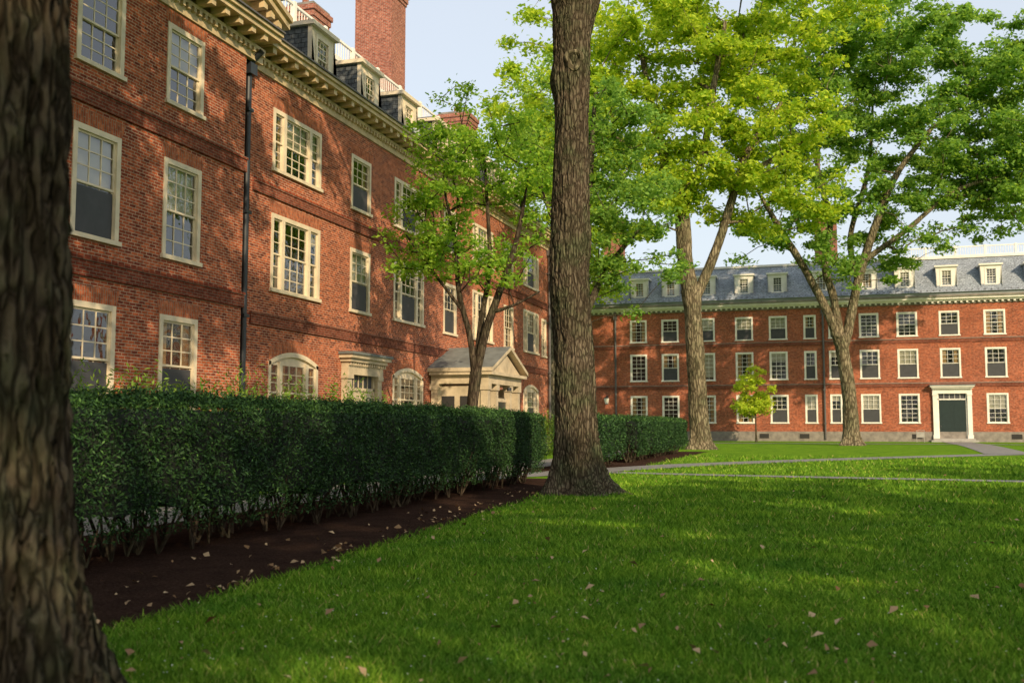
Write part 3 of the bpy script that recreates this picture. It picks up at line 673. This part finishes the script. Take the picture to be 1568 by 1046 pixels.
make_tree('maple_tree',(-10.75,44.6),[
 (None,[(0,-.2,0),(0,.4,0),(.05,4,0),(.2,8,0),(.3,11,0)],[.5,.42,.34,.28,.24]),
 (0,[(.1,6,0),(1.2,8.5,0),(2.8,10.5,0)],[.2,.15,.08]),(0,[(.2,8,0),(-1,10.5,0),(-2,13,0)],[.17,.12,.07]),(0,[(.3,11,0),(.6,14,0),(.8,17,0)],[.22,.15,.07])],
 [((2.1,12.5,0),(2.6,5,3.2)),((2.9,8.5,-.5),(1.9,2.6,2)),((-.5,15,0),(3.4,4,3))],180,21000,.21,'leafM','bark',seg=24,amp=.03,flare=.3,seed=52,step=.25,clr=(.65,.38),gap=.05)
make_tree('maple_tree',(-22.5,84.0),[
 (None,[(0,-.2,0),(0,.4,0),(0,6,0),(0,11,0),(0,16,0)],[.7,.6,.5,.45,.3]),
 (0,[(0,10,0),(-2,14,0),(-4,18,0)],[.3,.2,.1]),(0,[(0,10,0),(2,14,0),(4,18,0)],[.3,.2,.1]),(0,[(0,16,0),(0,20,0),(0,27,0)],[.3,.2,.1])],
 [((-1,24,0),(7.5,10,6)),((1,16,0),(7,5,4))],230,28000,.40,'leafY','barkfar',seg=20,amp=.04,flare=.3,seed=61,step=.4,clr=(1.4,.7),gap=.0)
make_tree('young_tree',(-5.6,85.8),[
 (None,[(0,-.1,0),(0,.8,0),(0,2,0),(.05,3.5,0),(.1,4.8,0)],[.09,.07,.06,.05,.03])],
 [((0,4.4,0),(1.5,1.8,1.3)),((-.2,2.9,0),(2.1,.9,1.5))],90,6000,.22,'leafB','bark',seg=10,amp=.005,flare=.04,seed=71,step=.3,clr=(.5,.3),gap=-.2,bstart=3)
for i,(x,y,h) in enumerate([(14,-10,0),(23,-5,1),(15,-21,1),(25,-17,0),(31,9,1)]):  # unseen trees, added so their crowns shade the near lawn
    make_tree('elm_tree',(x,y),[
     (None,[(0,-.2,0),(0,.4,0),(0,4,0),(0,8,0)],[.7,.5,.42,.4]),
     (0,[(0,7.8,0),(-2,11,0),(-4,15,0)],[.3,.2,.1]),(0,[(0,7.8,0),(2,11,1),(4,15,2)],[.3,.2,.1]),(0,[(0,7.8,0),(0,12,-1),(0,17,-2)],[.3,.2,.1])],
     [((0,14+h,0),(7.5,5,7.5))],88,7500,.5,'leafG','bark',seg=16,amp=.04,flare=.35,seed=90+i,step=.5,clr=(1.1,.8),gap=.15)

# ================================================================ hedges
def hedge(name,y0,y1,xf,xb,H):
    E=empty(name); L=y1-y0; D=xf-xb
    def fn(x,y,z): return mnoise.noise(Vector((x*1.1,y*1.1,z*1.3)))*.12+mnoise.noise(Vector((x*3.1,y*3.1,z*3.1)))*.08
    pts=[];sz=[];
    areas=[('f',L*(H-.3)*1.5),('t',L*D),('b',L*(H-.3)*.6),('e0',D*H),('e1',D*H)]
    dens=1500 if y0<20 else 550
    for k,A in areas:
        n=int(A*dens)
        for _ in range(n):
            dep=-abs(random.gauss(0,.06))+.025
            z=random.uniform(.24,H); y=random.uniform(y0,y1); x=random.uniform(xb,xf)
            if k=='f': x=xf
            elif k=='b': x=xb
            elif k=='t': z=H
            elif k=='e0': y=y0
            else: y=y1
            o=fn(x,y,z)+dep
            if k=='f': x+=o-max(0,z-(H-.28))**2*2.4 - max(0,.6-z)*.25
            elif k=='b': x-=o
            elif k=='t': z+=o*.9-max(0,x-(xf-.3))**2*1.6+(random.random()**6)*.10
            elif k=='e0': y-=o
            else: y+=o
            if z<.55+.25*mnoise.noise(Vector((y*1.7,7,0))) and random.random()<(.75-z)*1.5: continue
            pts.append((x,y,z))
    C=np.array(pts); s=rng.uniform(.035,.07,len(C))*(1.0 if y0<20 else 1.6)
    v,f=leafarr(C,s,.36,.1,.1,rng,.5)
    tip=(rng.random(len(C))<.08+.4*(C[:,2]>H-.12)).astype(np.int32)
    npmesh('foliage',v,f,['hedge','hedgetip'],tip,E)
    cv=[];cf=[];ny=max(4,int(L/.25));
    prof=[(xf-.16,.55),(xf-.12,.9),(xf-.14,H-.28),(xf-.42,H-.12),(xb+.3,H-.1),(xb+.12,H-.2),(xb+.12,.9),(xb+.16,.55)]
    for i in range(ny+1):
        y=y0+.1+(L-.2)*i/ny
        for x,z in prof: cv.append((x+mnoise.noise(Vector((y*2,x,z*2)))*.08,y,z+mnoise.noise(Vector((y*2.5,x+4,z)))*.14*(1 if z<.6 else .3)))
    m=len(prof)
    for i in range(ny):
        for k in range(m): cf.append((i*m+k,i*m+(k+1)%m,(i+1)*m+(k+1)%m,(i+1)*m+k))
    me=bpy.data.meshes.new('shade_core'); me.from_pydata(cv,[],cf+[tuple(range(m)),tuple(range(ny*m,ny*m+m))]); me.materials.append(M['core']); o=bpy.data.objects.new('shade_core',me); COL.objects.link(o); o.parent=E  # solid dark body, painted shade for the gaps between leaves
    S=MB(); y=y0+.2
    while y<y1:
        for _ in range(3):
            x=random.uniform(xb+.3,xf-.3);p=Vector((x,y+random.uniform(-.2,.2),0));r=random.uniform(.012,.028)
            for q in range(random.randint(2,4)):
                t=Vector((x+random.uniform(-.35,.35),p.y+random.uniform(-.35,.35),random.uniform(.6,.9))); mid=p.lerp(t,.5)+Vector((random.uniform(-.06,.06),random.uniform(-.06,.06),-.04))
                S.cyl(p,mid,r,'twig',5,r*.8); S.cyl(mid,t,r*.8,'twig',5,r*.5)
        y+=.42
    S.obj('stems',E)
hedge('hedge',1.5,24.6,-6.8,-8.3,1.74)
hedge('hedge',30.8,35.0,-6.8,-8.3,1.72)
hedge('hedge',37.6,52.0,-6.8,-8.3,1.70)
def shrubs(name,y0,y1,x,H,n):
    C=[]
    for i in range(n):
        cy=random.uniform(y0,y1);cx=x+random.gauss(0,.35);h=H*(.72+.4*mnoise.noise(Vector((cy*.9,2,0)))+random.uniform(0,.3)); 
        for k in range(26):
            t=k/26*h; C.append((cx+random.gauss(0,.03+.05*(1-k/26)),cy+random.gauss(0,.03+.05*(1-k/26)),t+.05))
    C=np.array(C); v,f=leafarr(C,rng.uniform(.09,.17,len(C)),.3,.1,.1,rng,1.2); npmesh(name,v,f,['shrub'])
shrubs('garden_shrubs',10,27.5,-12.6,2.45,800)
shrubs('garden_shrubs',42.5,56,-13,1.9,420)
n=300
y=1/(1/4.5+(1/45-1/4.5)*rng.random(n)); x=np.interp(y,[4,20,40],[-5.2,-6.2,-6.5])+rng.random(n)*(.22*y+8)
C=np.stack([x,y,rng.uniform(.035,.06,n)],1)
bx=np.stack([rng.uniform(-6.6,-4.9,130),rng.uniform(6,22,130),rng.uniform(.012,.03,130)],1)
bx2=np.concatenate([rng.normal((c[0],c[1],.02),(.16,.35,.008),(14,3)) for c in ((-5.3,9.0),(-5.1,7.8),(-5.6,14.5),(-5.4,10.5))]); bx2[:,2]=np.abs(bx2[:,2])+.01
C=np.concatenate([C,bx,bx2]); v,f=leafarr(C,rng.uniform(.03,.12,len(C))*rng.uniform(.6,1,len(C)),.7,.5,.16,rng); npmesh('fallen_leaves',v,f,['litter'])
n=900
y=1/(1/4.5+(1/22-1/4.5)*rng.random(n)); x=-4.8+rng.random(n)*(.22*y+6); C=np.stack([x,y,rng.uniform(.03,.055,n)],1)
v,f=leafarr(C,rng.uniform(.010,.018,n),.9,1.2,.1,rng); npmesh('clover_flowers',v,f,['clover'])

# ================================================================ light, sky, camera
el=math.radians(27); az=math.radians(139)
Sd=Vector((math.sin(az)*math.cos(el),math.cos(az)*math.cos(el),math.sin(el)))
w=bpy.data.worlds.new('World'); scene.world=w; w.use_nodes=True; nt=w.node_tree; bg=nt.nodes['Background']
sk=nt.nodes.new('ShaderNodeTexSky'); sk.sky_type='NISHITA'; sk.sun_disc=False; sk.sun_elevation=el; sk.sun_rotation=az; sk.air_density=1.2; sk.dust_density=3.0; sk.ozone_density=1.5
hz=mixc(nt,.60,sk.outputs[0],(6.8,7.15,7.6))
nt.links.new(hz,bg.inputs[0]); bg.inputs[1].default_value=.15
ld=bpy.data.lights.new('sun','SUN'); ld.energy=5.0; ld.angle=math.radians(.55); ld.color=(1,.80,.53); lo=bpy.data.objects.new('sun',ld); COL.objects.link(lo); lo.rotation_euler=(-Sd).to_track_quat('-Z','Y').to_euler()
cam=bpy.data.cameras.new('camera'); co=bpy.data.objects.new('camera',cam); COL.objects.link(co); scene.camera=co
co.location=(0,0,1.45); co.rotation_euler=(math.radians(90+4.764),0,math.radians(17.45)); cam.lens=35; cam.sensor_width=36; cam.clip_end=2000; cam.clip_start=.05
cam.dof.use_dof=True; cam.dof.focus_distance=22; cam.dof.aperture_fstop=2.0
scene.view_settings.view_transform='Standard'; scene.view_settings.look='None'; scene.view_settings.exposure=0
